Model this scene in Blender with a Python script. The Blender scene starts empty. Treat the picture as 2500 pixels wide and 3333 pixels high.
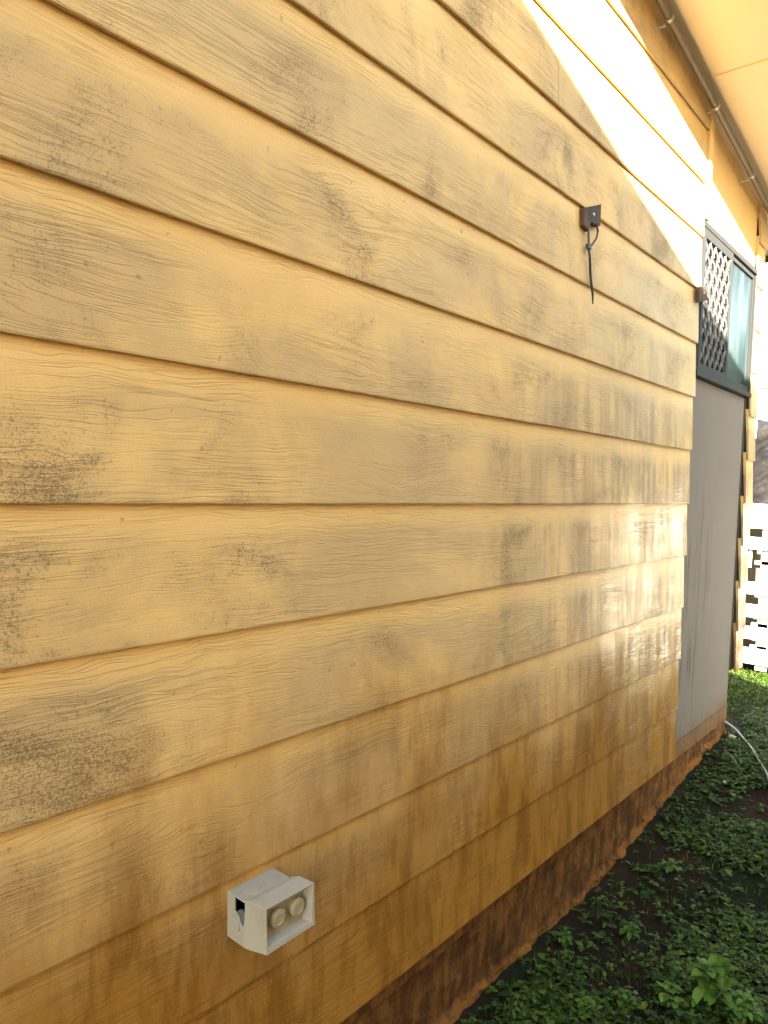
import bpy, math, random
from mathutils import Vector, Matrix, noise
random.seed(7)
S = bpy.context.scene
COL = S.collection
CZ = 1.14                                   # eye height above the yard
# ------------------------------------------------------------------ camera
yaw, pitch, roll = 0.705158581, -0.0438288987, 0.0366754122
f = Vector((-math.sin(yaw)*math.cos(pitch), math.cos(yaw)*math.cos(pitch), math.sin(pitch)))
r = Vector((math.cos(yaw), math.sin(yaw), 0)); u = r.cross(f)
r2 = r*math.cos(roll)+u*math.sin(roll); u2 = u*math.cos(roll)-r*math.sin(roll)
cam = bpy.data.cameras.new('camera'); co = bpy.data.objects.new('camera', cam); COL.objects.link(co)
M = Matrix((r2, u2, -f)).transposed().to_4x4(); M.translation = Vector((0.901, 0, CZ)); co.matrix_world = M
cam.sensor_fit = 'HORIZONTAL'; cam.sensor_width = 36; cam.lens = 36*2350/2500
cam.clip_start = .02; cam.clip_end = 500
S.camera = co
# ------------------------------------------------------------------ light
SUN = Vector((1.0, -0.75, 0.60)).normalized()
W = bpy.data.worlds.new('World'); S.world = W; W.use_nodes = True
nt = W.node_tree; nt.nodes.clear()
sky = nt.nodes.new('ShaderNodeTexSky'); sky.sky_type = 'NISHITA'; sky.sun_disc = False; sky.dust_density = .3; sky.ozone_density = 2
sky.sun_elevation = math.asin(SUN.z); sky.sun_rotation = math.atan2(SUN.x, SUN.y)
bg = nt.nodes.new('ShaderNodeBackground'); bg.inputs[1].default_value = 0.15
wo = nt.nodes.new('ShaderNodeOutputWorld'); tn = nt.nodes.new('ShaderNodeMix'); tn.data_type = 'RGBA'; tn.blend_type = 'MULTIPLY'; tn.inputs[0].default_value = 1
tn.inputs[7].default_value = (1, .84, .61, 1); nt.links.new(sky.outputs[0], tn.inputs[6]); nt.links.new(tn.outputs[2], bg.inputs[0]); nt.links.new(bg.outputs[0], wo.inputs[0])
sl = bpy.data.lights.new('sun', 'SUN'); sl.energy = 5.0; sl.angle = math.radians(0.6); sl.color = (1, .93, .82)
so = bpy.data.objects.new('sun', sl); COL.objects.link(so); so.rotation_euler = SUN.to_track_quat('Z', 'Y').to_euler()
S.view_settings.view_transform = 'Standard'; S.view_settings.look = 'None'; S.view_settings.gamma = 1
S.view_settings.exposure = 3.8
S.render.engine = 'CYCLES'
S.cycles.max_bounces = 10; S.cycles.diffuse_bounces = 6

# ------------------------------------------------------------------ helpers
def tag(o, label=None, cat=None, group=None, kind=None):
    if label: o['label'] = label
    if cat: o['category'] = cat
    if group: o['group'] = group
    if kind: o['kind'] = kind
    return o
def empty(name, loc=(0, 0, 0)):
    o = bpy.data.objects.new(name, None); COL.objects.link(o); o.location = loc; o.empty_display_size = .05
    return o
class MB:
    def __init__(s): s.v = []; s.f = []; s.uv = []; s.sm = False
    def quad(s, a, b, c, d, uv=None):
        n = len(s.v); s.v += [a, b, c, d]; s.f.append((n, n+1, n+2, n+3)); s.uv.append(uv)
    def box(s, x0, x1, y0, y1, z0, z1):
        n = len(s.v)
        s.v += [(x, y, z) for x in (x0, x1) for y in (y0, y1) for z in (z0, z1)]
        for q in ((0,1,3,2),(4,6,7,5),(0,4,5,1),(2,3,7,6),(0,2,6,4),(1,5,7,3)):
            s.f.append(tuple(n+i for i in q)); s.uv.append(None)
    def prism(s, poly, ax, a0, a1):
        """poly of 2D points, extruded along axis ax from a0 to a1"""
        n = len(s.v); k = len(poly)
        for a in (a0, a1):
            for p in poly:
                q = list(p); q.insert(ax, a); s.v.append(tuple(q))
        s.f.append(tuple(n+i for i in range(k))); s.f.append(tuple(n+k+i for i in reversed(range(k)))); s.uv += [None, None]
        for i in range(k):
            j = (i+1) % k; s.f.append((n+i, n+k+i, n+k+j, n+j)); s.uv.append(None)
    def tube(s, pts, rad, seg=12, caps=True):
        n = len(s.v); pts = [Vector(p) for p in pts]
        up = Vector((0.13, 0.31, .94))
        for i, p in enumerate(pts):
            d = (pts[min(i+1, len(pts)-1)]-pts[max(i-1, 0)]).normalized()
            a = d.cross(up).normalized(); b = d.cross(a)
            rr = rad[i] if isinstance(rad, (list, tuple)) else rad
            for k in range(seg):
                t = 2*math.pi*k/seg; s.v.append(tuple(p+(a*math.cos(t)+b*math.sin(t))*rr))
        for i in range(len(pts)-1):
            for k in range(seg):
                k2 = (k+1) % seg
                s.f.append((n+i*seg+k, n+i*seg+k2, n+(i+1)*seg+k2, n+(i+1)*seg+k)); s.uv.append(None)
        if caps:
            s.f.append(tuple(n+k for k in reversed(range(seg)))); s.uv.append(None)
            s.f.append(tuple(n+(len(pts)-1)*seg+k for k in range(seg))); s.uv.append(None)
    def grid(s, P, uvf=None):
        """P: list of rows of points"""
        n = len(s.v); m = len(P[0])
        for row in P: s.v += [tuple(p) for p in row]
        for i in range(len(P)-1):
            for j in range(m-1):
                s.f.append((n+i*m+j, n+i*m+j+1, n+(i+1)*m+j+1, n+(i+1)*m+j)); s.uv.append(None)
    def build(s, name, mat, parent=None, smooth=False, bevel=0, uvfn=None, shift=True):
        me = bpy.data.meshes.new(name)
        off = parent_off(parent) if shift else Vector()
        me.from_pydata([(x-off.x, y-off.y, z-off.z) for x, y, z in s.v], [], s.f)
        if uvfn or any(s.uv):
            l = me.uv_layers.new(name='UVMap')
            for fi, poly in enumerate(me.polygons):
                for k, li in enumerate(poly.loop_indices):
                    if s.uv[fi]: l.data[li].uv = s.uv[fi][k]
                    elif uvfn: l.data[li].uv = uvfn(s.v[me.loops[li].vertex_index])
        me.materials.append(mat)
        if smooth:
            for p in me.polygons: p.use_smooth = True
        me.validate()
        o = bpy.data.objects.new(name, me); COL.objects.link(o)
        if parent: o.parent = parent
        if bevel:
            b = o.modifiers.new('bevel', 'BEVEL'); b.width = bevel; b.segments = 2; b.limit_method = 'ANGLE'
        return o
def parent_off(p):
    o = Vector()
    while p: o += Vector(p.location); p = p.parent
    return o
Zc = lambda z: z+CZ                        # heights below are measured from the eye, the yard is z = 0

# ---- node helper
class N:
    def __init__(s, name):
        s.m = bpy.data.materials.new(name); s.m.use_nodes = True; s.t = s.m.node_tree; s.t.nodes.clear()
        s.out = s.t.nodes.new('ShaderNodeOutputMaterial'); s.b = s.t.nodes.new('ShaderNodeBsdfPrincipled')
        s.t.links.new(s.b.outputs[0], s.out.inputs[0])
        s.co = s.t.nodes.new('ShaderNodeTexCoord')
    def n(s, ty, **k):
        o = s.t.nodes.new(ty)
        for a, b in k.items(): setattr(o, a, b)
        return o
    def put(s, sock, v):
        if isinstance(v, bpy.types.NodeSocket): s.t.links.new(v, sock)
        elif v is not None:
            if hasattr(sock.default_value, '__len__') and len(sock.default_value) == 4 and len(v) == 3: v = (*v, 1)
            sock.default_value = v
    def math(s, op, a, b=None, c=None, clamp=False):
        o = s.n('ShaderNodeMath', operation=op, use_clamp=clamp); s.put(o.inputs[0], a)
        if b is not None: s.put(o.inputs[1], b)
        if c is not None: s.put(o.inputs[2], c)
        return o.outputs[0]
    def sep(s, v):
        o = s.n('ShaderNodeSeparateXYZ'); s.put(o.inputs[0], v); return o.outputs
    def comb(s, x, y, z):
        o = s.n('ShaderNodeCombineXYZ'); s.put(o.inputs[0], x); s.put(o.inputs[1], y); s.put(o.inputs[2], z); return o.outputs[0]
    def noise(s, vec, scale, detail=4, rough=.5, dist=0, off=None):
        o = s.n('ShaderNodeTexNoise'); s.put(o.inputs['Vector'], vec); s.put(o.inputs['Scale'], scale)
        o.inputs['Detail'].default_value = detail; o.inputs['Roughness'].default_value = rough; o.inputs['Distortion'].default_value = dist
        return o.outputs[0]
    def ramp(s, v, a, b, lo=0., hi=1.):
        o = s.n('ShaderNodeMapRange'); o.interpolation_type = 'SMOOTHSTEP'; s.put(o.inputs[0], v)
        for i, x in enumerate((a, b, lo, hi)): o.inputs[i+1].default_value = x
        return o.outputs[0]
    def mix(s, fac, a, b, mode='MIX'):
        o = s.n('ShaderNodeMix', data_type='RGBA', blend_type=mode); s.put(o.inputs[0], fac); s.put(o.inputs[6], a); s.put(o.inputs[7], b)
        return o.outputs[2]
    def scale(s, vec, sc, loc=(0, 0, 0)):
        o = s.n('ShaderNodeMapping'); s.put(o.inputs[0], vec); o.inputs[3].default_value = sc; o.inputs[1].default_value = loc
        return o.outputs[0]
    def bump(s, h, dist, strength=1., prev=None):
        o = s.n('ShaderNodeBump'); s.put(o.inputs['Height'], h); o.inputs['Distance'].default_value = dist; s.put(o.inputs['Strength'], strength)
        if prev: s.put(o.inputs['Normal'], prev)
        return o.outputs[0]
    def fin(s, col, rough=.6, nor=None, spec=None, metal=None, trans=None):
        s.put(s.b.inputs['Base Color'], col); s.put(s.b.inputs['Roughness'], rough)
        if nor: s.put(s.b.inputs['Normal'], nor)
        if spec is not None: s.put(s.b.inputs['Specular IOR Level'], spec)
        if metal is not None: s.put(s.b.inputs['Metallic'], metal)
        return s.m

PAINT = (.74, .475, .182)
def mat_boards():
    m = N('weatherboard_paint'); P = m.co.outputs['Object']
    geo = m.n('ShaderNodeNewGeometry'); isl = geo.outputs['Random Per Island']
    uv = m.n('ShaderNodeUVMap'); uvs = m.sep(uv.outputs[0]); v = uvs[1]
    x, y, z = m.sep(P)
    sh = m.math('MULTIPLY', isl, 53.0)
    ys = m.math('ADD', y, sh)                                      # each board has its own stretch of grain
    q = m.comb(ys, z, sh)
    # --- embossed grain: stretched noise read through a slow warp, so the lines wander round knots
    warp = m.noise(m.scale(q, (2.2, 7.0, 1)), 1.0, 3, .55, 0.6)
    warp2 = m.noise(m.scale(q, (9, 30, 1)), 1.0, 2, .5)
    zw = m.math('ADD', z, m.math('ADD', m.math('MULTIPLY', warp, .085), m.math('MULTIPLY', warp2, .004)))
    g1 = m.noise(m.comb(m.math('MULTIPLY', ys, 4.0), m.math('MULTIPLY', zw, 150.0), sh), 1.0, 3, .55)
    g2 = m.noise(m.comb(m.math('MULTIPLY', ys, 14.0), m.math('MULTIPLY', zw, 420.0), sh), 1.0, 2, .5)
    ridge = m.math('ABSOLUTE', m.math('SUBTRACT', g1, .5))
    groove = m.ramp(ridge, 0.0, .055, 1, 0)                         # thin wandering grooves
    gm = m.ramp(m.noise(m.scale(q, (3.5, 9, 1), (3, 3, 0)), 1.0, 3, .6), .38, .62, .15, 1)
    groove = m.math('MULTIPLY', groove, gm)
    pit = m.noise(P, 330, 2, .6)
    h = m.math('ADD', m.math('MULTIPLY', groove, -1.0), m.math('ADD', m.math('MULTIPLY', g2, .5), m.math('MULTIPLY', pit, .55)))
    nor = m.bump(h, .0006, 1.0)
    nor = m.bump(m.noise(m.scale(P, (1, 5, 16)), 1.0, 3, .5), .004, .5, nor)
    # --- grime
    cloud = m.math('ADD', m.noise(m.scale(P, (1, 4.4, 3.6), (0, 1.7, 3.1)), 1.0, 7, .68, .5), m.math('ADD', m.ramp(y, 1.0, 1.9, 0, .035), m.ramp(y, .62, .40, 0, .05)))
    cloud2 = m.noise(m.scale(P, (1, 1.5, 1.9), (0, 7.7, 5.1)), 1.0, 3, .5)
    dm = m.math('MULTIPLY', m.ramp(cloud, .37, .74), m.ramp(cloud2, .30, .54, .35, 1))
    below = m.ramp(v, .62, .92, 1, .12)                              # the strip under each lap stays cleaner
    dm = m.math('MULTIPLY', dm, below)
    spk = m.noise(m.scale(P, (520, 430, 520)), 1.0, 3, .7)
    spk2 = m.noise(m.scale(P, (260, 210, 260)), 1.0, 4, .7)
    thr = m.math('SUBTRACT', .685, m.math('MULTIPLY', dm, .19))
    sp = m.math('MULTIPLY', m.math('SUBTRACT', spk2, thr), 22, clamp=True)
    thr2 = m.math('SUBTRACT', .72, m.math('MULTIPLY', dm, .24))
    sp2 = m.math('MULTIPLY', m.math('SUBTRACT', spk, thr2), 14, clamp=True)
    specks = m.math('MAXIMUM', sp, sp2)
    haze = m.ramp(m.noise(m.scale(P, (1, 2.1, 3.0), (0, 4.3, 9.1)), 1.0, 5, .6, .4), .34, .60)
    drip = m.noise(m.scale(P, (1, 24, 1.6)), 1.0, 4, .6)
    dripm = m.math('MULTIPLY', m.ramp(drip, .40, .64), m.ramp(y, 1.2, 2.3))
    dripm = m.math('MULTIPLY', dripm, m.math('MULTIPLY', m.ramp(v, .60, .80, 1, .15), m.ramp(z, 1.75, 1.15)))
    col = m.mix(m.ramp(m.noise(P, 2.2, 3), .3, .7), PAINT, (.70, .435, .150))
    col = m.mix(m.math('MULTIPLY', m.math('MULTIPLY', haze, below), .80), col, (.47, .32, .145))
    col = m.mix(m.math('MULTIPLY', dm, .58), col, (.39, .27, .135))
    col = m.mix(m.math('MULTIPLY', dripm, .80), col, (.27, .15, .065))
    col = m.mix(m.math('MULTIPLY', groove, m.math('ADD', .06, m.math('MULTIPLY', dm, .30))), col, (.20, .12, .05))
    col = m.mix(m.math('MULTIPLY', specks, m.math('ADD', .30, m.math('MULTIPLY', dm, .45))), col, (.14, .095, .04))
    dots = m.math('MULTIPLY', m.math('SUBTRACT', m.noise(P, 46, 2, .5), .73), 30, clamp=True)
    col = m.mix(m.math('MULTIPLY', dots, .35), col, (.10, .06, .03))
    # red soil splash on the lowest boards, darkened to paint in dimness near the ground
    soil = m.math('ADD', m.math('SUBTRACT', .74, z), m.math('MULTIPLY', m.math('SUBTRACT', m.noise(m.scale(P, (1, 3, 2)), 1., 5, .6), .5), .75))  # falloff for both the soil splash and the painted dimness
    soil_shade = m.ramp(soil, -.08, .50)
    col = m.mix(m.math('MULTIPLY', soil_shade, .92), col, (.30, .132, .016))
    soil_shade2 = m.math('MULTIPLY', soil_shade, m.ramp(m.noise(m.scale(P, (1, 14, 3.5)), 1., 6, .7), .42, .62))
    col = m.mix(m.math('MULTIPLY', soil_shade2, .62), col, (.14, .052, .006))
    edge = m.ramp(v, .035, .0, 0, .25)
    col = m.mix(edge, col, (.25, .15, .05))
    rough = m.math('ADD', m.ramp(y, 1.7, 2.4, .42, .30), m.math('ADD', m.math('MULTIPLY', dm, .2), m.math('MULTIPLY', pit, .12)))
    m.put(m.b.inputs['Coat Weight'], m.math('MULTIPLY', m.math('MULTIPLY', m.ramp(y, 1.9, 2.4), m.ramp(m.math('ADD', z, m.math('MULTIPLY', m.noise(P, 5, 4, .6), .3)), 1.42, 1.12)), m.ramp(m.noise(m.scale(P, (1, 16, 2.2)), 1., 4, .65), .42, .62, .10, .70)))
    m.b.inputs['Coat IOR'].default_value = 1.7; m.b.inputs['Coat Roughness'].default_value = .13
    m.put(m.b.inputs['Coat Normal'], m.bump(m.math('ADD', m.math('MULTIPLY', groove, -1.0), m.noise(m.scale(P, (30, 30, 60)), 1., 3, .5)), .00045, 1.0))
    return m.fin(col, m.math('ADD', rough, m.math('MULTIPLY', soil_shade, .25)), nor, m.math('MULTIPLY', m.ramp(y, 1.4, 2.3, .18, .36), m.math('SUBTRACT', 1.0, m.math('MULTIPLY', soil_shade, .8))))
def mat_plain(name, col, rough=.6, var=.12, sc=30, bump=.0006, metal=None, spec=None, dirt_or_shadow=None, dsc=6, dlo=.5, dhi=.7, damt=.6, dstretch=(1, 1, 1)):
    m = N(name); P = m.co.outputs['Object']
    c2 = tuple(c*(1-var*2) for c in col)
    c = m.mix(m.noise(P, sc, 4, .6), col, c2)
    if dirt_or_shadow:
        c = m.mix(m.math('MULTIPLY', m.ramp(m.noise(m.scale(P, dstretch), dsc, 5, .6), dlo, dhi), damt), c, dirt_or_shadow)
    nor = m.bump(m.noise(P, sc*6, 3, .6), bump) if bump else None
    return m.fin(c, rough, nor, spec, metal)
def mat_leaf(name, a, b, c, rough=.45):
    m = N(name); geo = m.n('ShaderNodeNewGeometry'); i = geo.outputs['Random Per Island']
    cr = m.n('ShaderNodeValToRGB'); m.put(cr.inputs[0], i); e = cr.color_ramp.elements
    e[0].color = (*a, 1); e[1].color = (*c, 1); e[1].position = .95; k = cr.color_ramp.elements.new(.55); k.color = (*b, 1)
    m.fin(cr.outputs[0], rough+.15, None, .22)
    tr = m.n('ShaderNodeBsdfTranslucent'); m.put(tr.inputs[0], cr.outputs[0]); mx = m.n('ShaderNodeMixShader'); mx.inputs[0].default_value = .25
    m.t.links.new(m.b.outputs[0], mx.inputs[1]); m.t.links.new(tr.outputs[0], mx.inputs[2]); m.t.links.new(mx.outputs[0], m.out.inputs[0])
    return m.m

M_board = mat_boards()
M_paint = mat_plain('flat_paint', PAINT, .45, .04, 8, .0004, dirt_or_shadow=(.30, .2, .1), dlo=.5, dhi=.8, damt=.25)
M_soffit = mat_plain('soffit_paint', (.55, .47, .35), .35, .05, 5, .0005)
M_frame = mat_plain('green_aluminium', (.034, .034, .031), .6, .1, 20, .0002, spec=.15)
M_grille = mat_plain('grille_metal', (.085, .078, .070), .4, .1, 40, .0003, spec=.7)
M_pipe = mat_plain('conduit_plastic', (.14, .112, .085), .42, .12, 14, .0004, dirt_or_shadow=(.08, .06, .04), damt=.5)
M_clip = mat_plain('galvanised', (.45, .44, .40), .35, .1, 60, .0002, metal=.6)
M_brown = mat_plain('brown_plate', (.044, .026, .014), .8, .15, 60, .0005, dirt_or_shadow=(.11, .045, .02), dsc=14, dlo=.45, dhi=.6, damt=.7)
M_black = mat_plain('black_plastic', (.022, .016, .012), .42, .1, 60, .0002)
M_box = mat_plain('grey_plastic', (.34, .295, .225), .55, .06, 25, .0003, dirt_or_shadow=(.22, .17, .10), dsc=18, dlo=.5, dhi=.75, damt=.4)
M_boxin = mat_plain('yellowed_plastic', (.34, .28, .17), .6, .06, 25, .0003)
M_blue = mat_plain('blue_grey_plastic', (.10, .11, .105), .5, .08, 25, .0003)
M_fence = mat_plain('bleached_timber', (.74, .69, .58), .8, .12, 12, .001, dirt_or_shadow=(.10, .09, .08), dsc=5, dlo=.62, dhi=.7, damt=.8)  # dark blotches are leaf shadows painted into the timber colour
M_fenced = mat_plain('dark_timber', (.13, .11, .08), .85, .15, 12, .001)
M_white = mat_plain('white_render', (.80, .80, .78), .8, .02, 4, .0005)
M_hose = mat_plain('grey_hose', (.20, .20, .22), .35, .08, 80, .0003)
M_gwall = mat_plain('tan_cladding', (.48, .34, .19), .7, .12, 6, .001)
M_roof = mat_plain('roof_sheet', (.30, .30, .29), .5, .08, 5, .0003)

def mat_sheet():
    m = N('grey_sheet'); P = m.co.outputs['Object']
    x, y, z = m.sep(P)
    c = m.mix(m.noise(P, 3.5, 5, .6), (.185, .152, .124), (.155, .127, .103))
    st = m.noise(m.scale(P, (1, 26, 2.4), (0, 2, .6)), 1., 4, .6)
    near = m.ramp(y, 3.40, 2.95)
    sm = m.math('MULTIPLY', m.math('MULTIPLY', m.ramp(st, .50, .66), near), m.ramp(z, 1.35, .85))
    c = m.mix(m.math('MULTIPLY', sm, .75), c, (.042, .033, .026))
    low = m.math('ADD', m.math('SUBTRACT', .34, z), m.math('MULTIPLY', m.math('SUBTRACT', m.noise(P, 7, 5, .6), .5), .18))
    far = m.ramp(y, 3.3, 3.62, 0, .07)
    lm = m.ramp(m.math('ADD', low, far), .12, .30)
    c = m.mix(m.math('MULTIPLY', lm, .8), c, (.15, .06, .015))
    dots = m.math('MULTIPLY', m.math('SUBTRACT', m.noise(P, 30, 2, .5), .74), 30, clamp=True)
    c = m.mix(m.math('MULTIPLY', dots, .5), c, (.08, .07, .06))
    return m.fin(c, .75, m.bump(m.noise(P, 260, 3, .6), .0006), .12)
M_sheet = mat_sheet()
def mat_plinth():
    m = N('soiled_plinth'); P = m.co.outputs['Object']
    c = m.mix(m.ramp(m.noise(m.scale(P, (1, 2, 1)), 11, 6, .7), .36, .62), (.19, .080, .020), (.075, .031, .010))
    st = m.noise(m.scale(P, (1, 34, 3)), 1., 4, .6)
    c = m.mix(m.math('MULTIPLY', m.ramp(st, .48, .66), .42), c, (.035, .016, .008))
    x, y, z = m.sep(P)
    lo = m.math('ADD', m.math('SUBTRACT', m.ramp(y, 2.1, 3.55, -.115, .030), z), m.math('MULTIPLY', m.math('SUBTRACT', m.noise(P, 14, 5, .65), .5), .12))
    c = m.mix(m.math('MULTIPLY', m.ramp(lo, -.005, .02), .85), c, (.24, .095, .020))
    return m.fin(c, .95, m.bump(m.noise(P, 60, 6, .7), .007), .08)
M_plinth = mat_plinth()
M_trim = mat_plain('rusty_trim', (.17, .075, .016), .85, .2, 12, .002, dirt_or_shadow=(.06, .028, .012), dsc=9, dlo=.45, dhi=.65, damt=.7)
def mat_ground():
    m = N('yard_soil'); P = m.co.outputs['Object']
    c = m.mix(m.ramp(m.noise(P, 5, 5, .65), .35, .65), (.030, .015, .007), (.012, .008, .004))
    c = m.mix(m.ramp(m.noise(P, 2.2, 4, .6), .48, .6), c, (.010, .014, .004))
    return m.fin(c, .95, m.bump(m.noise(P, 60, 6, .7), .01), .12)
M_ground = mat_ground()
def mat_glass():
    m = N('window_glass'); P = m.co.outputs['Object']
    c = m.mix(m.ramp(m.noise(m.scale(P, (1, 9, 2)), 1., 4, .6), .35, .7), (.018, .028, .030), (.050, .068, .070))
    return m.fin(c, .16, m.bump(m.noise(P, 3, 2), .002, .3), .25)
M_glass = mat_glass()
M_dark = mat_plain('dark_interior', (.02, .02, .02), .7, .1, 10, 0)
def mat_tarp():
    m = N('black_tarp'); P = m.co.outputs['Object']
    c = m.mix(m.ramp(m.noise(P, 6, 5, .6), .35, .7), (.010, .009, .009), (.030, .026, .023))
    return m.fin(c, .30, m.bump(m.noise(P, 22, 5, .6), .008), .7)
M_tarp = mat_tarp()

# ================================================================== ground
def gz(x, y):
    h = noise.noise(Vector((x*2.1, y*2.1, 0)))*.012+noise.noise(Vector((x*7, y*7, 3)))*.008
    t = min(1, max(0, (y-2.1)/1.45)); h -= .145*(1-t*t*(3-2*t))       # the yard falls towards the near end of the wall
    return h
def frange(a, b, s):
    n = int(round((b-a)/s)); return [a+i*(b-a)/n for i in range(n+1)]
xs = [-60, -20, -8, -3]+frange(-1.2, 1.4, .025)+[2, 3.5, 8, 20, 60]
ys = [-60, -20, -6, -3]+frange(-1, 5.8, .04)+[7, 10, 20, 60]
g = MB(); g.grid([[(x, y, gz(x, y)) for x in xs] for y in ys])
tag(g.build('ground', M_ground, smooth=True), kind='structure')

# ================================================================== house
house = empty('house', (0, 0, 0))
tag(house, 'cream yellow weatherboard house with grimy boards, raked eave and green window', 'house')
YC, YF0, YF1 = 2.858, 3.658, 3.78          # end of the boards, start and end of the boards beyond the window
zs = [-1.040, -.843, -.648, -.447, -.2454, -.0462, .1568, .3586, .5614, .759, .9579, 1.1524, 1.352, 1.55, 1.75]
sof = lambda y: 1.525-.136*(y-2.233)        # underside of the eave
def board(mb, y0, y1, zb, zt, clip=False, seed=0):
    step = .02; n = max(2, int((y1-y0)/step)); ys_ = [y0+(y1-y0)*i/n for i in range(n+1)]
    base = len(mb.v); prof = 7
    for y in ys_:
        j = noise.noise(Vector((y*1.3, zb*9, seed)))*.0016+noise.noise(Vector((y*30, zb*9, seed)))*.0005
        w = noise.noise(Vector((y*.9, zb*5, 9)))*.0014
        t = zt+.035; top = t
        if clip: top = min(t, sof(y)+.02)
        lip = .0062
        pr = [(-lip, zb+j), (-.0022+w, zb+j), (-.0004+w, zb+.0012+j), (0+w, zb+.004+j)]
        for k in (.5, .999, 1.0):
            zz = max(zb+.006, zb+.004+(top-zb-.004)*k)
            if k == 1.0: pr.append((-.0245, zz))
            else: pr.append((w*(1-k)-.0105*((zz-zb)/(t-zb)), zz))
        for (x, z) in pr: mb.v.append((x, y, Zc(z)))
    uvs = lambda z: (z-Zc(zb))/(zt-zb)
    for i in range(n):
        for k in range(prof-1):
            q = (base+i*prof+k, base+(i+1)*prof+k, base+(i+1)*prof+k+1, base+i*prof+k+1)
            mb.f.append(q); mb.uv.append([(mb.v[a][1], uvs(mb.v[a][2])) for a in q])
    for i in (0, n):
        q = [base+i*prof+k for k in range(prof)]
        if i: q.reverse()
        # end grain with depth
        mb.f.append(tuple(q)); mb.uv.append([(mb.v[a][1], uvs(mb.v[a][2])) for a in q])
wall = MB()
for i in range(len(zs)-1):
    zb, zt = zs[i], zs[i+1]
    if zb > 1.14: cuts = [-2.0, 1.6905, 1.6935, YC-.004*(i % 2)]
    elif zb > .94: cuts = [-2.0, 1.6765, 1.679, YC]
    else: cuts = [-2.0, YC+random.uniform(-.002, .002)]
    for a, b in zip(cuts[::2], cuts[1::2]): board(wall, a, b, zb, zt, clip=zb > .9, seed=i)
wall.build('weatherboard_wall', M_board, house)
far = MB()
for i in range(len(zs)-1):
    if zs[i] > 1.32 or i == 0: continue
    board(far, YF0, YF1, zs[i], zs[i+1], clip=zs[i] > .9, seed=40+i)
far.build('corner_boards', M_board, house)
core = MB(); core.box(-.20, -.0255, -2.0, YC+.0, Zc(-1.05), Zc(1.42)-.0); core.box(-.20, -.0255, YF0-.002, YF1-.004, Zc(-.84), Zc(1.28))
core.box(-4.0, -.21, -2.0, 3.60, Zc(-1.05), Zc(1.25))
core.build('framing', M_fenced, house)
# flat sheet below and around the window
sh = MB(); sh.box(-.034, -.0225, YC+.0005, 3.622, Zc(-.995), Zc(.440)); sh.build('cladding_sheet', M_sheet, house, bevel=.001)['label'] = 'bare grey fibre cement sheet with streaks and a rusty lower edge'
up = MB(); up.prism([(YC+.001, Zc(1.028)), (YF0-.001, Zc(1.028)), (YF0-.001, Zc(sof(YF0)+.02)), (YC+.001, Zc(sof(YC)+.02))], 0, -.034, -.0200)
up.build('upper_panel', M_paint, house)
cs = MB(); cs.prism([(YC+.002, Zc(1.027)), (YC+.040, Zc(1.027)), (YC+.040, Zc(sof(YC)+.015)), (YC+.002, Zc(sof(YC)+.015))], 0, -.0195, .004)
cs.build('cover_strip', M_paint, house, bevel=.001)
bk = MB(); bk.box(-.10, -.060, YC, 3.635, Zc(-1.06), Zc(1.3)); bk.build('wall_lining', M_dark, house)
# ---- window
win = empty('window', (0, 0, 0)); win.parent = house; win.location = (-.02, 3.26, 0)
wy0, wy1, wz0, wz1 = YC+.004, YF0-.010, .444, 1.025
fr = MB()
fr.box(-.045, -.002, wy0, wy1, Zc(wz1-.022), Zc(wz1))           # head
fr.box(-.045, .0005, wy0, wy1, Zc(wz0), Zc(wz0+.018))            # sill
fr.box(-.045, -.006, wy0, wy0+.014, Zc(wz0+.018), Zc(wz1-.022))
fr.box(-.045, -.006, wy1-.014, wy1, Zc(wz0+.018), Zc(wz1-.022))
fr.build('frame', M_frame, win, bevel=.0012)
ym = 3.245
sc = MB()
a0, a1, b0, b1 = wy0+.016, ym+.016, wz0+.019, wz1-.023
sc.box(-.030, -.004, a0, a1, Zc(b1-.034), Zc(b1)); sc.box(-.030, -.004, a0, a1, Zc(b0), Zc(b0+.034))
sc.box(-.030, -.004, a0, a0+.024, Zc(b0+.034), Zc(b1-.034)); sc.box(-.030, -.004, a1-.026, a1, Zc(b0+.034), Zc(b1-.034))
sc.build('screen_frame', M_frame, win, bevel=.0015)
gr = MB()
gy0, gy1, gzz0, gzz1 = a0+.024, a1-.026, b0+.034, b1-.034
cw, ch = .066, .094
def seg_clip(p, q):
    (y0, z0), (y1, z1) = p, q; t0, t1 = 0., 1.
    for d, lo, hi, o in ((y1-y0, gy0, gy1, y0), (z1-z0, gzz0, gzz1, z0)):
        if abs(d) < 1e-9:
            if not lo <= o <= hi: return None
            continue
        a, b = (lo-o)/d, (hi-o)/d
        if a > b: a, b = b, a
        t0, t1 = max(t0, a), min(t1, b)
    if t1-t0 < 1e-3: return None
    return ((y0+(y1-y0)*t0, z0+(z1-z0)*t0), (y0+(y1-y0)*t1, z0+(z1-z0)*t1))
for i in range(-2, 9):
    for j in range(-2, 10):
        y, z = gy0+i*cw, gzz0+j*ch
        for dy, dz in ((cw/2, ch/2), (cw/2, -ch/2)):
            for oy in (0, cw/2):
                pz = z+(ch/2 if oy else 0)
                c = seg_clip((y+oy, pz), (y+oy+dy, pz+dz))
                if c:
                    (ya, za), (yb, zb2) = c
                    gr.tube([(-.012, ya, Zc(za)), (-.0095, (ya+yb)/2, Zc((za+zb2)/2)), (-.012, yb, Zc(zb2))], .0056, 6)
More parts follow.
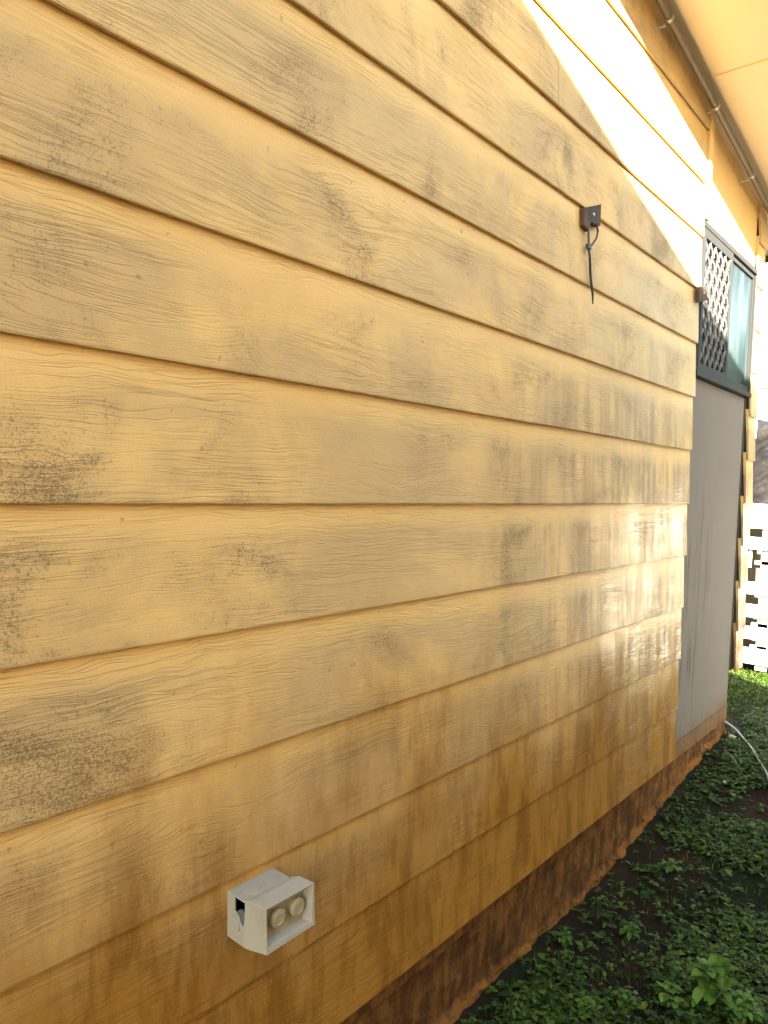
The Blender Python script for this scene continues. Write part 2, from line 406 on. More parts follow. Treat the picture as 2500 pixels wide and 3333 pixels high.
for i in range(-1, 9):
    for j in range(-1, 10):
        for o in (0, .5):
            y, z = gy0+(i+o)*cw, gzz0+(j+o)*ch
            if gy0+.003 < y < gy1-.003 and gzz0+.003 < z < gzz1-.003:
                gr.tube([(-.014, y, Zc(z)), (-.004, y, Zc(z)), (-.0025, y, Zc(z))], [.009, .008, .004], 8)
gr.build('security_grille', M_grille, win)
sf = MB()
c0, c1 = ym+.017, wy1-.015
sf.box(-.034, -.012, c0, c1, Zc(b1-.020), Zc(b1)); sf.box(-.034, -.012, c0, c1, Zc(b0), Zc(b0+.028))
sf.box(-.034, -.012, c0, c0+.012, Zc(b0+.028), Zc(b1-.020)); sf.box(-.034, -.012, c1-.014, c1, Zc(b0+.028), Zc(b1-.020))
sf.build('sash', M_frame, win, bevel=.001)
pn = MB(); pn.box(-.026, -.020, c0+.012, c1-.014, Zc(b0+.028), Zc(b1-.020)); pn.build('pane', M_glass, win)
pn = MB(); pn.box(-.052, -.047, wy0+.014, ym+.0, Zc(b0), Zc(b1)); pn.build('pane', M_dark, win)
# ---- plinth below the boards
pl = MB()
rows = []
yy = frange(-1.0, 3.634, .012)
for k in range(25):
    z = -1.02-.33*k/24
    row = []
    for y in yy:
        n1 = noise.noise(Vector((y*7, z*18, 1)))*.005+noise.noise(Vector((y*25, z*40, 1)))*.003
        bot = max(0, (gz(0, y)-CZ+.026-z+.022*noise.noise(Vector((y*6, 0, 7)))+.016*noise.noise(Vector((y*23, 0, 7)))))
        led = min(1, bot*80)*max(0, .008+.014*noise.noise(Vector((y*15, z*30, 4)))+.007*noise.noise(Vector((y*50, z*50, 4))))
        row.append((-.030+n1+led, y, Zc(z)))
    rows.append(row)
pl.grid(rows)
pl.box(-.3, -.045, -1.0, 3.63, Zc(-1.35), Zc(-1.045))
pl.build('plinth', M_plinth, house, smooth=False)
# broken strip of old base lining under the lowest board
st = MB(); rows = []
for k in range(4):
    row = []
    for y in frange(-1.0, 1.56, .015):
        zb = -1.075+.006*noise.noise(Vector((y*9, 2, 2)))+.005*noise.noise(Vector((y*30, 2, 2)))-.0*y
        zz = [-1.03, -1.03, zb, zb][k]; xx = [-.03, -.012, -.012, -.03][k]
        row.append((xx+.001*noise.noise(Vector((y*20, k, 0))), y, Zc(zz)))
    rows.append(row)
st.grid(rows); st.build('base_strip', M_plinth, house)
sk = MB(); rows = []
for k, (xx, zz) in enumerate(((-.030, -.996), (-.0215, -.9965), (-.0205, -1.04), (-.022, -1.065), (-.030, -1.066))):
    rows.append([(xx+.0012*noise.noise(Vector((y*30, k, 0))), y, Zc(zz+.006*noise.noise(Vector((y*14, 0, 3)))*(k > 2))) for y in frange(YC+.001, 3.622, .012)])
sk.grid(rows); o = sk.build('base_trim', M_trim, house); o['label'] = 'rusty orange strip under the grey sheet'
# ---- eave
WO0 = lambda y: .30+.082*(y-1.96)                 # overhang, a little wider towards the far end
ya, yb = -2.3, 4.22
ev = MB()
nn = 24; P0 = []
for i in range(nn+1):
    y = ya+(yb-ya)*i/nn; z = Zc(sof(y)); P0.append([(-.30, y, z), (max(.2, WO0(y)), y, z)])
ev.grid(P0)
ev.build('soffit', M_soffit, house)
for y in (1.28, 2.70, 4.12):
    bt = MB(); bt.quad(*[(x_, y_, Zc(sof(y_))-.0015) for x_, y_ in ((-.0, y-.0025), (max(.2, WO0(y)), y-.0025), (max(.2, WO0(y)), y+.0025), (-.0, y+.0025))])
    bt.build('soffit_joint', M_paint, house)
rf = MB()
P1 = []
for zz in (0.004, .11):
    P1.append([( .0, 0, zz)])
for i in range(nn):
    y0_, y1_ = ya+(yb-ya)*i/nn, ya+(yb-ya)*(i+1)/nn
    n = len(rf.v)
    for y in (y0_, y1_):
        w = max(.2, WO0(y))+.006
        rf.v += [(-4.4, y, Zc(sof(y))+.004), (w, y, Zc(sof(y))+.004), (w, y, Zc(sof(y))+.115), (-4.4, y, Zc(sof(y))+.115)]
    for q in ((0,1,5,4),(1,2,6,5),(2,3,7,6),(3,0,4,7)): rf.f.append(tuple(n+k for k in q)); rf.uv.append(None)
n = len(rf.v)
rf.f.append((n-4, n-3, n-2, n-1)); rf.uv.append(None); rf.f.append((3, 2, 1, 0)); rf.uv.append(None)
rf.build('roof', M_roof, house)
fa = MB()
for i in range(nn):
    n = len(fa.v)
    for y in (ya+(yb-ya)*i/nn, ya+(yb-ya)*(i+1)/nn):
        w = max(.2, WO0(y))+.0065; z = Zc(sof(y))
        fa.v += [(w, y, z-.012), (w+.02, y, z-.012), (w+.02, y, z+.12), (w, y, z+.12)]
    for q in ((0,1,5,4),(1,2,6,5),(2,3,7,6),(3,0,4,7)): fa.f.append(tuple(n+k for k in q)); fa.uv.append(None)
fa.build('fascia', M_paint, house)
eb = MB(); eb.box(-4.4, max(.2, WO0(yb))+.03, yb+.001, yb+.022, Zc(sof(yb))-.03, Zc(sof(yb))+.12); eb.build('end_board', M_brown, house)

# ================================================================== conduit under the eave
cd = empty('conduit_pipe', (.03, .5, Zc(sof(.5))-.03))
tag(cd, 'brown grey conduit pipe running along the wall just under the eave', 'pipe')
cz = lambda y: Zc(1.49-.136*(y-2.233))
pp = MB(); pp.tube([(.030, y, cz(y)+.0015*math.sin(y*3)) for y in frange(-.6, 3.72, .06)]+[(.030, 3.745, cz(3.745)-.004), (.029, 3.762, cz(3.762)-.014), (.028, 3.770, cz(3.77)-.03), (.028, 3.770, cz(3.77)-.075)], .0125, 16)
pp.build('pipe', M_pipe, cd, smooth=True)
for y in (1.82, 2.314, 2.811, 3.33):
    c = MB(); c.tube([(.030, y-.006, cz(y)+.001), (.030, y+.006, cz(y)-.001)], .0145, 16)
    c.box(-.018, .018, y-.006, y+.006, cz(y)-.0215, cz(y)-.0165)
    c.box(-.016, -.012, y-.006, y+.006, cz(y)-.036, cz(y)-.0216)
    o = c.build('saddle_clip', M_clip if y > 2.2 else M_pipe, cd)
j = MB(); j.tube([(.030, 3.60, cz(3.60)), (.030, 3.66, cz(3.66))], .0150, 16); j.build('coupling', M_pipe, cd, smooth=True)

# ================================================================== plates
b1 = empty('cable_bracket', (.0, 1.89, Zc(.70)))
tag(b1, 'brown square plate with a long black cable tie hanging on the boards', 'bracket')
p = MB(); p.prism([(1.835, Zc(.752)), (1.938, Zc(.793)), (1.940, Zc(.735)), (1.925, Zc(.727)), (1.890, Zc(.728)), (1.874, Zc(.722)), (1.872, Zc(.700)), (1.852, Zc(.702)), (1.838, Zc(.708))], 0, -.006, .0075)
p.build('plate', M_brown, b1, bevel=.001)
p = MB(); p.tube([(.007, 1.893, Zc(.752)), (.0095, 1.893, Zc(.752))], [.0045, .0036], 10); p.build('screw', M_clip, b1)
t = MB(); t.tube([(.006, 1.868, Zc(.712)), (.008, 1.866, Zc(.690)), (.008, 1.870, Zc(.668)), (.008, 1.872, Zc(.655))], .0030, 8)
t.tube([(.006, 1.915, Zc(.733)), (.011, 1.917, Zc(.712)), (.012, 1.908, Zc(.690)), (.010, 1.888, Zc(.668)), (.008, 1.874, Zc(.660))], .0030, 8)
t.build('tie_loop', M_black, b1, smooth=True)
t = MB(); t.box(.002, .012, 1.862, 1.882, Zc(.651), Zc(.665)); t.build('tie_head', M_black, b1, bevel=.002)
t = MB(); n_ = 10
t.tube([(.0075+.001*math.sin(k), 1.873+.043*k/n_, Zc(.652-.140*k/n_)) for k in range(n_+1)], [.0030, .0034, .0036, .0036, .0036, .0036, .0036, .0036, .0032, .0026, .0016], 8)
t.build('tie_tail', M_black, b1, smooth=True)
b2 = empty('corner_bracket', (.0, 2.86, Zc(.75)))
tag(b2, 'small dark brown plate over the board ends beside the security screen', 'bracket')
p = MB(); p.prism([(2.790, Zc(.756)), (2.888, Zc(.784)), (2.892, Zc(.728)), (2.872, Zc(.722)), (2.794, Zc(.700))], 0, .0005, .014)
p.build('plate', M_brown, b2, bevel=.0015)
p = MB(); p.tube([(.0135, 2.845, Zc(.745)), (.016, 2.845, Zc(.745))], [.005, .004], 10); p.build('screw', M_clip, b2)

# ================================================================== socket box
bx = empty('junction_box', (0, .765, Zc(-.705)))
tag(bx, 'grey plastic electrical mounting box with two round plugs and a broken side', 'junction box')
def frame_loft(mb, loops, cap0=False, cap1=False):
    n = len(mb.v); k = len(loops[0])
    for L in loops: mb.v += [tuple(p) for p in L]
    for i in range(len(loops)-1):
        for a in range(k):
            b = (a+1) % k; mb.f.append((n+i*k+a, n+i*k+b, n+(i+1)*k+b, n+(i+1)*k+a)); mb.uv.append(None)
    if cap0: mb.f.append(tuple(n+a for a in range(k))); mb.uv.append(None)
    if cap1: mb.f.append(tuple(n+(len(loops)-1)*k+a for a in reversed(range(k)))); mb.uv.append(None)
def rect(x, y0, y1, z0, z1, sk=0): return [(x, y0, Zc(z0)), (x, y1, Zc(z0-sk)), (x, y1, Zc(z1-sk)), (x, y0, Zc(z1))]
by0, by1, bz0, bz1 = .714, .810, -.742, -.668
o = MB()
t_ = .0028
# back housing: top, bottom, far side, and a near side that is broken open at its upper front
o.box(-.010, .036, by0, by1, Zc(bz1-t_), Zc(bz1)); o.box(-.010, .036, by0, by1, Zc(bz0), Zc(bz0+t_))
o.box(-.010, .036, by1-t_, by1, Zc(bz0+t_), Zc(bz1-t_))
o.prism([(-.010, Zc(bz0+t_)), (.036, Zc(bz0+t_)), (.036, Zc(-.700)), (.033, Zc(-.713)), (.029, Zc(-.709)), (.020, Zc(-.697)), (.0125, Zc(-.693)), (.011, Zc(bz1-t_)), (-.010, Zc(bz1-t_))], 1, by0, by0+t_)
o.build('housing', M_box, bx, bevel=.0007)
o = MB(); o.box(-.009, -.004, by0+t_, by1-t_, Zc(bz0+t_), Zc(bz1-t_)); o.build('back_plate', M_dark, bx)
# front collar flaring to the rim
o = MB()
A = rect(.0362, by0+.0005, by1+.002, bz0-.001, bz1+.001); B = rect(.046, by0+.004, by1+.010, bz0-.002, bz1+.003)
C = rect(.076, by0+.010, by1+.017, -.736, -.668); C[1] = (.077, by1+.021, Zc(-.740)); C[0] = (.078, by0+.013, Zc(-.742))
D = rect(.0755, by0+.0125, by1+.0145, -.7325, -.6705)
E_ = rect(.060, by0+.010, by1+.006, -.730, -.6720)
frame_loft(o, [A, B, C, D, E_]); o.build('collar', M_box, bx, bevel=.0007)
o = MB(); o.box(.056, .0603, by0+.0095, by1+.0095, Zc(-.731), Zc(-.6712)); o.build('front_plate', M_boxin, bx)
for yc in (.757, .799):
    o = MB(); o.tube([(.060, yc, Zc(-.701)), (.0675, yc, Zc(-.701)), (.0695, yc, Zc(-.701))], [.0150, .0150, .0135], 24)
    ring = [(.0695, yc+.0095*math.cos(a*math.pi/12), Zc(-.701)+.0095*math.sin(a*math.pi/12)) for a in range(25)]
    o.tube(ring, .0013, 6, False)
    o.build('round_plug', M_boxin, bx, smooth=False, bevel=.0006)
for yc in (.742, .778):
    o = MB(); o.tube([(.016, yc, Zc(bz1)-.0005), (.016, yc, Zc(bz1)+.0010)], [.0135, .0130], 24); o.build('knockout', M_box, bx)
o = MB(); o.tube([(.016, by0+.0005, Zc(-.7115)), (.016, by0-.0034, Zc(-.7115))], [.0124, .0112], 24); o.build('knockout', M_box, bx)
o = MB(); o.tube([(.026, by0+.0035, Zc(-.700)), (.026, by0+.006, Zc(-.700))], [.0125, .0125], 20); o.build('loose_knockout', M_blue, bx)

# ================================================================== fence
fy = 5.0
fn = empty('slat_fence', (0, fy, 0))
tag(fn, 'bleached horizontal slat fence in full sun behind the house corner', 'fence')
rowsf = [(-.1045, .059), (-.1775, .081), (-.311, .078), (-.5965, .077), (-.7405, .081), (-.8835, .079), (-1.0305, .097)]
for z, h in rowsf:
    s = MB(); n = 26; rows = []
    for k, (dx, dz) in enumerate(((0, -h/2), (-.0, h/2), (.019, h/2), (.019, -h/2), (0, -h/2))):
        rows.append([(-2.2+4.3*i/n, fy+dx, Zc(z)+dz+.003*noise.noise(Vector((i*.4, z*20, dz*9)))-.002*(i/n)) for i in range(n+1)])
    s.grid(rows)
    n0 = len(s.v)//5; a = 0
    s.f.append((0, n0, 2*n0, 3*n0)); s.uv.append(None); s.f.append((n0-1, 2*n0-1, 3*n0-1, 4*n0-1)); s.uv.append(None)
    s.build('slat', M_fence, fn)
cap = MB(); cap.box(-2.2, 2.1, fy-.005, fy+.075, Zc(-.0715), Zc(-.063)); cap.build('capping', M_fence, fn)
for k in range(-5, 6):
    x = -.196+.40*k
    s = MB(); s.box(x-.032, x+.032, fy+.0215, fy+.075, Zc(-1.12), Zc(-.073)); s.build('post', M_fence, fn, bevel=.002)
for zc in (-.435, -.832, -.975):
    s = MB(); s.box(-.262, -.165, fy+.0215, fy+.0395, Zc(zc-.012), Zc(zc+.012)); s.build('packer', M_fence, fn)
s = MB(); s.box(-.30, -.285, fy+.022, fy+.040, Zc(-.47), Zc(-.355)); s.build('packer', M_fence, fn)
s = MB()
for k in range(18):
    x = -2.1+.24*k; s.box(x, x+.21, fy+.165, fy+.185, Zc(-1.12), Zc(-.13)+.01*math.sin(k*3))
s.build('back_boards', M_fenced, fn)

# ================================================================== tarp covered stack, shrub and white house beyond
tp = empty('covered_stack', (-.2, 5.6, 0))
tag(tp, 'tall stack under a creased black plastic sheet behind the fence', 'tarpaulin')
c = MB(); c.box(-1.3, 1.4, 5.52, 6.5, .0, Zc(.40)); c.build('stack', M_fenced, tp)
t = MB(); rows = []
for i in range(141):
    s = i/140*2.3                                      # length over the front, then the top
    row = []
    for jx in range(221):
        x = -1.45+3.0*jx/220
        if s < 1.50: y, z = 5.44, -1.0+s
        else: y, z = 5.44+(s-1.50), .50+.02*(s-1.5)
        d = x*.75-z*1.15                                # creases run diagonally down to the left
        w = .050*noise.noise(Vector((d*7, (x+z)*.9, 2)))+.022*noise.noise(Vector((d*19, (x+z)*1.8, 5)))+.008*noise.noise(Vector((d*40, (x+z)*6, 5)))
        if s < 1.5: row.append((x, y+w-.02, Zc(z)+.02*noise.noise(Vector((x*3, 1, 1)))))
        else: row.append((x, y-.02, Zc(z)+w*.8+.02*noise.noise(Vector((x*3, 1, 1)))))
    rows.append(row)
t.grid(rows); o = t.build('plastic_sheet', M_tarp, tp, smooth=True)
sd = o.modifiers.new('thick', 'SOLIDIFY'); sd.thickness = .003
wb = MB(); wb.box(-.56, -.372, 5.28, 5.34, Zc(.375), Zc(.50)); o = wb.build('render_block', M_white, tp, bevel=.004); o['label'] = 'small white block holding down the sheet'; o.name = 'weight_block'

def leafshape(mb, p, d, L, wd, droop=.3, fold=.15, up=Vector((0, 0, 1)), seg=4):
    d = Vector(d).normalized(); side = d.cross(up)
    if side.length < .05: side = Vector((1, 0, 0))
    side.normalize(); nrm = side.cross(d)
    n = len(mb.v); P = Vector(p); curl = (hash((round(P.x, 4), round(P.y, 4), round(d.x, 3))) % 100)/100-.5
    wf = [.14, .38, .82, 1.0, .0] if seg == 4 else ([.16, .24, .42, .70, .95, 1.0, .72, .0] if seg == 7 else [.25, 1.0, 0])
    for i in range(seg+1):
        t = i/seg; c = P+d*(L*t)-up*(droop*L*t*t)+side*(curl*.3*L*t*t if seg == 7 else 0); w = wd*wf[i]*.5
        mb.v += [tuple(c-side*w+nrm*fold*w*2), tuple(c), tuple(c+side*w+nrm*fold*w*2)]
    for i in range(seg):
        a = n+3*i
        mb.f += [(a, a+1, a+4, a+3), (a+1, a+2, a+5, a+4)]; mb.uv += [None, None]
M_weed = mat_leaf('weed_leaf', (.025, .065, .008), (.045, .10, .012), (.08, .14, .02))
M_weedl = mat_leaf('pale_weed_leaf', (.055, .12, .012), (.085, .165, .018), (.12, .20, .028))
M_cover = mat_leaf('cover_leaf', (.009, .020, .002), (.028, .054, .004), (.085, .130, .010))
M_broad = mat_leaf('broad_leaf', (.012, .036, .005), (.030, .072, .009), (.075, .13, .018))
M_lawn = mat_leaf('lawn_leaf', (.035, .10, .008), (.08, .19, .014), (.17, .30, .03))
M_dry = mat_leaf('dry_leaf', (.05, .030, .018), (.10, .060, .032), (.20, .14, .09), .8)
M_bush = mat_leaf('bush_leaf', (.03, .08, .02), (.06, .13, .03), (.10, .19, .05))
M_tree = mat_leaf('tree_leaf', (.014, .035, .010), (.028, .060, .014), (.05, .10, .025))
M_stem = mat_plain('stem', (.09, .12, .04), .6, .1, 40, 0)

sb = empty('shrub', (-.15, 6.9, 0)); tag(sb, 'green leafy shrub showing just above the black plastic sheet', 'shrub')
lm = MB(); sm = MB()
rs = random.Random(3)
for k in range(26):
    a = rs.uniform(0, 6.28); top = Vector((-.38+rs.uniform(-.35, 1.0), 6.9+rs.uniform(-.4, .4), Zc(rs.uniform(.35, .72))))
    b = Vector((-.15, 6.9, 0)); mid = (b+top)/2+Vector((0, 0, .25))
    pts = [b.lerp(mid, t/4).lerp(mid.lerp(top, t/4), t/4) for t in range(5)]
    sm.tube(pts, [.014, .011, .008, .006, .003], 6)
    for q in range(46):
        c = pts[2].lerp(top, rs.uniform(.1, 1.05))+Vector((rs.gauss(0, .07), rs.gauss(0, .07), rs.gauss(0, .05)))
        leafshape(lm, c, (rs.gauss(0, 1), rs.gauss(0, 1), rs.uniform(-.3, .6)), rs.uniform(.04, .075), rs.uniform(.018, .03))
sm.build('branches', M_stem, sb); lm.build('foliage', M_bush, sb)

def tree(x, y, h, R0, label, seed):  # unseen trees, added to darken what the wet boards and glass reflect
    q = random.Random(seed); tr = empty('added_tree', (x, y, 0)); tag(tr, label, 'tree', 'unseen trees added to darken reflections')
    lm = MB(); sm = MB()
    sm.tube([(x, y, -.05), (x+.04, y, h*.2), (x-.03, y+.03, h*.45), (x, y, h*.75)], [.10, .08, .06, .03], 10)
    for k in range(34):
        a = q.uniform(0, 6.28); b = Vector((x, y, h*q.uniform(.04, .72))); rr = R0*q.uniform(.5, 1.0)*(1-.35*b.z/h)
        top = b+Vector((math.cos(a)*rr, math.sin(a)*rr, q.uniform(.05, .28)*h*.8)); top.z = min(top.z, h)
        pts = [b.lerp(top, t/4)+Vector((0, 0, .1*math.sin(t*.8))) for t in range(5)]
        sm.tube(pts, [.024, .018, .013, .009, .004], 6)
        for w_ in range(170):
            c = b.lerp(top, q.uniform(.1, 1.08))+Vector((q.gauss(0, .17), q.gauss(0, .17), q.gauss(0, .15)))
            if c.z < .1: continue
            leafshape(lm, c, (q.gauss(0, 1), q.gauss(0, 1), q.uniform(-.6, .5)), q.uniform(.15, .24), q.uniform(.09, .14), seg=2)
    sm.build('added_trunk', M_fenced, tr); lm.build('added_crown', M_tree, tr)
tree(1.5, 7.4, 2.85, .95, 'added unseen bushy dark tree just behind the fence, nearest to the plastic covered stack', 1)
tree(2.35, 10.6, 6.2, 1.5, 'added unseen tall tree standing beside the white house', 6)
tree(3.0, 7.6, 3.6, 1.15, 'second unseen dark tree added behind the fence, a little taller than the bushy one', 2)
tree(4.7, 7.4, 4.4, 1.3, 'unseen broad dark tree added behind the fence between the two tallest', 3)
tree(6.5, 7.2, 5.0, 1.4, 'tallest unseen dark tree of the added row behind the fence', 4)
tree(8.4, 6.6, 4.6, 1.4, 'unseen dark tree ending the added row, beyond the garage', 5)
wh = empty('white_house', (-2, 10.5, 0)); tag(wh, 'white rendered house wall far behind the fence, glaring in the sun', 'house')
w = MB(); w.box(-5.5, .6, 9.0, 13, -.2, Zc(1.20)); w.build('wall', M_white, wh)
w = MB(); w.box(-5.7, .75, 8.93, 13.2, Zc(1.2005), Zc(1.235)); w.build('gutter', M_white, wh, bevel=.004)
w = MB(); w.prism([(8.95, Zc(1.236)), (13.2, Zc(1.236)), (13.2, Zc(1.40))], 0, -5.7, .75); w.build('roof', M_white, wh)
for x in (-.65,):
    w = MB(); w.box(x, x+.9, 8.985, 9.02, 1.0, 1.9); wi = w.build('window', M_frame, wh)
    w = MB(); w.box(x+.05, x+.85, 8.975, 8.984, 1.05, 1.85); w.build('pane', M_glass, wi)

# ================================================================== garage across the passage: its shadow lies over the wall
gx = 2.2; ratio = SUN.z/SUN.x; sh_y = SUN.y/SUN.x
ztop = lambda y: Zc(1.133-.284*((y-sh_y*gx)-1.517)+ratio*gx)
gy1 = 4.62+sh_y*gx
ga = empty('garage', (gx+1.5, 1, 0)); tag(ga, 'tan clad garage with a raked roof standing across the passage from the yellow wall', 'garage')
def slab(mb, x0, x1, ya, zf0, zf1, off=0.):
    """a slab whose far end is cut along the sun direction"""
    e = lambda x: gy1+off+sh_y*(x-gx)  # end skewed along the sun, shaped so the fence stays lit
    P = [(x0, ya), (x1, ya), (x1, e(x1)), (x0, e(x0))]
    n = len(mb.v); mb.v += [(x, y, zf0(y)) for x, y in P]+[(x, y, zf1(y)) for x, y in P]
    for q in ((3, 2, 1, 0), (4, 5, 6, 7), (0, 1, 5, 4), (1, 2, 6, 5), (2, 3, 7, 6), (3, 0, 4, 7)): mb.f.append(tuple(n+k for k in q)); mb.uv.append(None)
w = MB(); slab(w, gx+.05, gx+2.4, -3, lambda y: -.3, lambda y: ztop(y)-.09, -.01); w.build('wall', M_gwall, ga)
w = MB()
for k in range(-1, 14):
    z = .18*k+.02
    if z+.17 < ztop(gy1)-.1:
        n = len(w.v); w.prism([(gx+.049, z), (gx+.033, z), (gx+.045, z+.175), (gx+.049, z+.175)], 1, -3, gy1-.02)
        w.v[n:] = [(a, b, c) for a, b, c in [(v[0], v[1], v[2]) for v in w.v[n:]]]
w.build('cladding_boards', M_gwall, ga)
w = MB(); slab(w, gx, gx+2.5, -3.1, lambda y: ztop(y)-.085, ztop); w.build('roof', M_roof, ga)

# ================================================================== hose
hs = MB()
hp = [(-.75, 4.35), (-.45, 4.08), (-.22, 3.92), (-.045, 3.76), (.03, 3.63), (.09, 3.53), (.155, 3.41), (.205, 3.31), (.25, 3.22), (.31, 3.05), (.40, 2.85), (.55, 2.62), (.8, 2.45), (1.15, 2.30), (1.6, 2.25)]
pts = []
for i in range(len(hp)-1):
    p0, p1, p2, p3 = [Vector((*hp[max(0, min(len(hp)-1, i+k))], 0)) for k in (-1, 0, 1, 2)]
    for q in range(6):
        t = q/6; pt = .5*((2*p1)+(-p0+p2)*t+(2*p0-5*p1+4*p2-p3)*t*t+(-p0+3*p1-3*p2+p3)*t**3)
        pts.append((pt.x, pt.y, gz(pt.x, pt.y)+.020+.004*math.sin(i*1.7+t)))
hs.tube(pts, .0048, 10)
tag(hs.build('garden_hose', M_hose, smooth=True), 'thin grey hose lying on the grass past the house corner', 'hose')

# ================================================================== ground cover (nobody could count it)
rc = random.Random(11)
gc = MB(); gs = MB(); dr = MB(); lw = MB()
def dens(x, y):
    d = .42+1.7*noise.noise(Vector((x*3.1, y*3.1, 4)))+.5*noise.noise(Vector((x*9, y*9, 1)))
    if x < .06+.03*noise.noise(Vector((y*4, 0, 0))) and y < 3.8: d *= .25
    return max(.05, d)
cnt = 0
while cnt < 25000:
    if rc.random() < .8: x, y = rc.uniform(-.02, .95), rc.uniform(1.0, 4.9)
    else: x, y = rc.uniform(-1.2, 2.1), rc.uniform(-1, 6)
    if y < 3.85 and x < -.005: continue
    if rc.random() > dens(x, y): continue
    cnt += 1
    z = gz(x, y); big = rc.random() < .12
    Lf = rc.uniform(.009, .021)*(1.7 if big else 1); a0 = rc.uniform(0, 6.28); hgt = rc.uniform(.002, .022)
    for k in range(rc.choice((2, 3, 3, 4))):
        a = a0+k*2.1+rc.uniform(-.4, .4)
        leafshape(gc, (x, y, z+hgt), (math.cos(a), math.sin(a), rc.uniform(-.1, .7)), Lf, Lf*rc.uniform(.5, .85), .35, .12, seg=2)
bc = MB()
for k in range(1500):
    x, y = rc.uniform(.0, 1.0), rc.uniform(1.1, 4.2)
    if rc.random() > 1.3*noise.noise(Vector((x*5, y*5, 21)))+.45: continue
    z = gz(x, y); Lf = rc.uniform(.013, .034); a0 = rc.uniform(0, 6.28); hgt = rc.uniform(.004, .03)
    for q in range(rc.choice((3, 4, 5, 6))):
        a = a0+q*2.4+rc.uniform(-.3, .3)
        leafshape(bc, (x, y, z+hgt+q*.002), (math.cos(a), math.sin(a), rc.uniform(-.1, .9)), Lf*rc.uniform(.6, 1), Lf*rc.uniform(.3, .6), rc.uniform(.2, .8), .18, seg=7)
for k in range(44000):
    if rc.random() < .45: x, y = rc.uniform(.0, 1.0), rc.uniform(1.1, 4.3)
    else: x, y = rc.uniform(-1.2, 1.9), rc.uniform(3.95, 5.2)
    if y < 3.85 and x < .01: continue
    if rc.random() > dens(x+5, y)+(.6 if y > 3.9 else 0): continue
    z = gz(x, y); a = rc.uniform(0, 6.28); L = rc.uniform(.012, .030); s = .45*L
    w_ = Vector((math.cos(a), math.sin(a), 0)); t_v = Vector((math.cos(a+1.4), math.sin(a+1.4), 0))*s
    b = Vector((x, y, z-.001)); n = len(gs.v); ww = rc.uniform(.0009, .0018)
    gs.v += [tuple(b-w_*ww), tuple(b+w_*ww), tuple(b+t_v*.4+Vector((0, 0, L*.6))+w_*ww*.8), tuple(b+t_v*.4+Vector((0, 0, L*.6))-w_*ww*.8), tuple(b+t_v*1.1+Vector((0, 0, L*.9)))]
    gs.f += [(n, n+1, n+2, n+3), (n+3, n+2, n+4)]; gs.uv += [None, None]
for k in range(900):
    x, y = rc.uniform(.0, .9), rc.uniform(1.2, 4.2); a = rc.uniform(0, 6.28)
    leafshape(dr, (x, y, gz(x, y)+.003+rc.uniform(0, .008)), (math.cos(a), math.sin(a), rc.uniform(-.1, .3)), rc.uniform(.010, .035), rc.uniform(.003, .010), .1, .2, seg=2)
while len(lw.f) < 76000:
    x, y = rc.uniform(-1.3, 2.4), 3.5+1.55*rc.random()**.8
    if rc.random() > .55+.8*noise.noise(Vector((x*4, y*4, 9)))+.9*max(0, y-4.2) or (y < 3.85 and x < -.01): continue
    z = gz(x, y); a = rc.uniform(0, 6.28); L = rc.uniform(.010, .026)
    leafshape(lw, (x, y, z), (math.cos(a), math.sin(a), rc.uniform(.2, 2.2)), L, rc.uniform(.003, .009), .3, .15, seg=2)
tag(lw.build('lawn', M_lawn), 'brighter green lawn running up to the slat fence', 'lawn', kind='stuff')
tag(bc.build('broadleaf_cover', M_broad, smooth=True), 'larger mid green broad leaves among the creeping weeds', 'broadleaf weeds', kind='stuff')
tag(gc.build('ground_cover', M_cover), 'low dark green creeping weeds covering the shaded soil', 'ground cover', kind='stuff')
tag(gs.build('grass', M_cover), 'short grass blades among the creeping weeds', 'grass', kind='stuff')
tag(dr.build('leaf_litter', M_dry), 'dry brown leaf bits scattered over the soil', 'leaf litter', kind='stuff')

# ================================================================== single weeds
def weed(x, y, R, n, mat, label, Lw=.36, up=.9, seed=0, tiers=2, h=.05):
    q = random.Random(seed); z = gz(x, y)
    t = empty('weed_plant', (x, y, z)); tag(t, label, 'weed', 'broad leaved weeds on the ground')
    st = MB(); lf = MB()
    for s in range(tiers):
        a = q.uniform(0, 6.28); tilt = Vector((math.cos(a), math.sin(a), 0))*R*(.0 if s == 0 else q.uniform(.35, .7))
        base = Vector((x, y, z)); top = base+tilt+Vector((0, 0, h*(1 if s == 0 else q.uniform(.6, 1))))
        st.tube([base, base.lerp(top, .5)+tilt*.1, top], [.0028, .0022, .0016], 6)
        m = n if s == 0 else max(4, n-3)
        for k in range(m):
            t01 = (k+1)/m; b = base.lerp(top, .35+.65*t01); an = k*2.4+q.uniform(-.3, .3)
            el = q.uniform(.1, .5)+up*t01*.6; L = R*q.uniform(.65, 1.0)*(1.0-.35*t01)
            leafshape(lf, b, (math.cos(an), math.sin(an), el), L, L*Lw*q.uniform(.8, 1.2), q.uniform(.15, .85), q.uniform(.1, .3), seg=7)
    st.build('stem', M_stem, t); lf.build('foliage', mat, t, smooth=True)
    return t
weed(0.413, 1.888, 0.085, 14, M_weedl, 'tallest pale green weed with long broad leaves in the bottom right corner', 0.4, 1.2, 1, 5, 0.095)
weed(0.342, 1.82, 0.055, 9, M_weedl, 'pale green weed with upright leaves, just left of the tallest one', 0.42, 1.0, 2, 4, 0.05)
weed(0.493, 1.909, 0.06, 10, M_weedl, 'pale leafy weed cut by the right edge, beside the tallest one', 0.42, 1.0, 12, 4, 0.05)
weed(0.134, 2.427, 0.055, 9, M_weedl, 'pale green star shaped weed alone in the middle of the dark ground cover', 0.34, 0.5, 3, 2, 0.03)
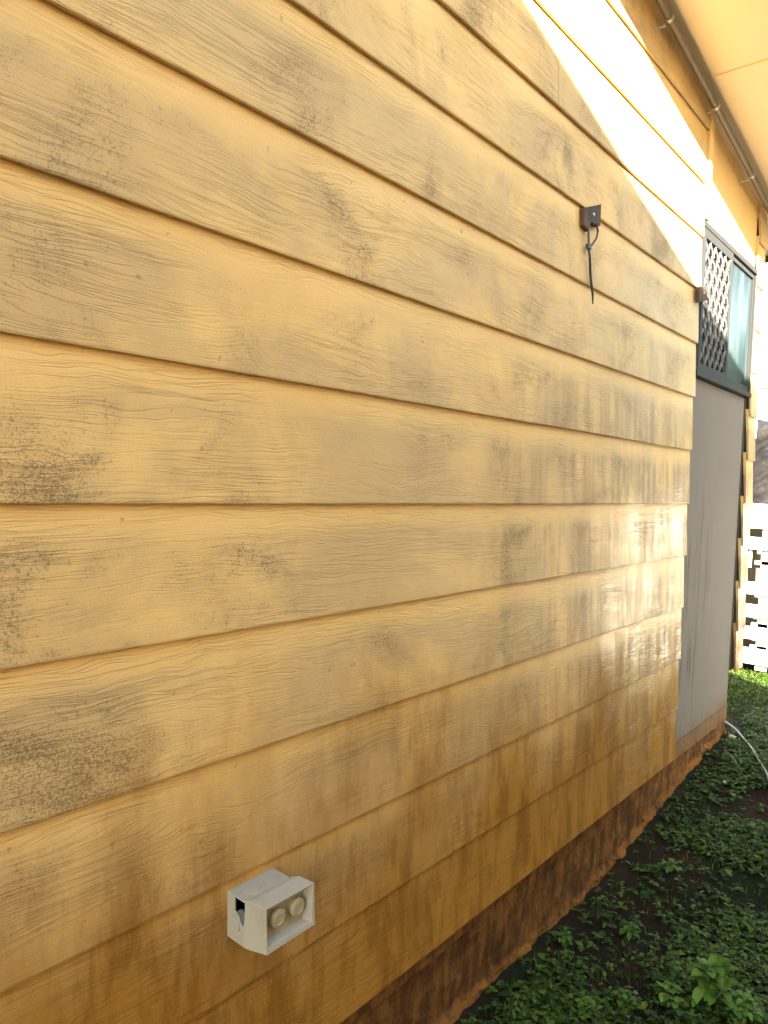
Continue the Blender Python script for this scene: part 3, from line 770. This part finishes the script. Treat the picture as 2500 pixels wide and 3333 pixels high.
weed(0.202, 1.648, 0.03, 12, M_weedl, 'round leaved pale weed at the bottom edge, nearest to the plinth', 0.6, 0.9, 4, 6, 0.04)
weed(0.263, 1.734, 0.034, 12, M_weed, 'round leaved weed at the bottom edge between the plinth weed and the tall ones', 0.6, 0.8, 5, 5, 0.04)
weed(0.033, 1.862, 0.032, 10, M_weed, 'dark green weed with oval leaves close against the base of the wall', 0.55, 0.7, 6, 5, 0.035)
weed(0.163, 2.024, 0.045, 9, M_weed, 'mid green broad leaved weed halfway between the star shaped weed and the bottom edge', 0.45, 0.6, 7, 4, 0.035)
weed(0.119, 2.951, 0.03, 8, M_weed, 'small green weed between the hose and the star shaped weed', 0.4, 0.7, 8, 3, 0.03)
weed(0.262, 2.707, 0.036, 8, M_weed, 'small leafy weed near the right edge, below the hose', 0.4, 0.7, 9, 3, 0.03)
weed(0.416, 2.286, 0.045, 9, M_weed, 'green weed at the right edge, above the pale cut off weed', 0.42, 0.7, 10, 4, 0.035)
# twigs and stones at the corner
tw = MB(); tw.tube([(.045, 3.36, gz(.045, 3.36)+.016), (.10, 3.30, gz(.1, 3.3)+.018), (.135, 3.25, gz(.135, 3.25)+.012)], [.006, .0075, .005], 7)
tag(tw.build('stick', M_fenced, smooth=True), 'short brown stick on the soil beside the hose', 'stick')
def stone(x, y, r_, mat, label, sq=.6):
    me = MB(); rows = []
    for i in range(9):
        th = math.pi*i/8; row = []
        for k in range(13):
            ph = 2*math.pi*(k % 12)/12; d = Vector((math.sin(th)*math.cos(ph), math.sin(th)*math.sin(ph), math.cos(th)))
            rr = r_*(1+.35*noise.noise(d*1.6+Vector((x*9, y*9, 0))))
            row.append((x+d.x*rr, y+d.y*rr*1.2, gz(x, y)+r_*.35+d.z*rr*sq))
        rows.append(row)
    me.grid(rows); tag(me.build('stone', mat, smooth=True), label, 'stone')
stone(.018, 3.585, .017, M_boxin, 'small yellowish stone at the foot of the house corner')
stone(.115, 3.12, .013, M_clip, 'small grey stone in the weeds near the stick')
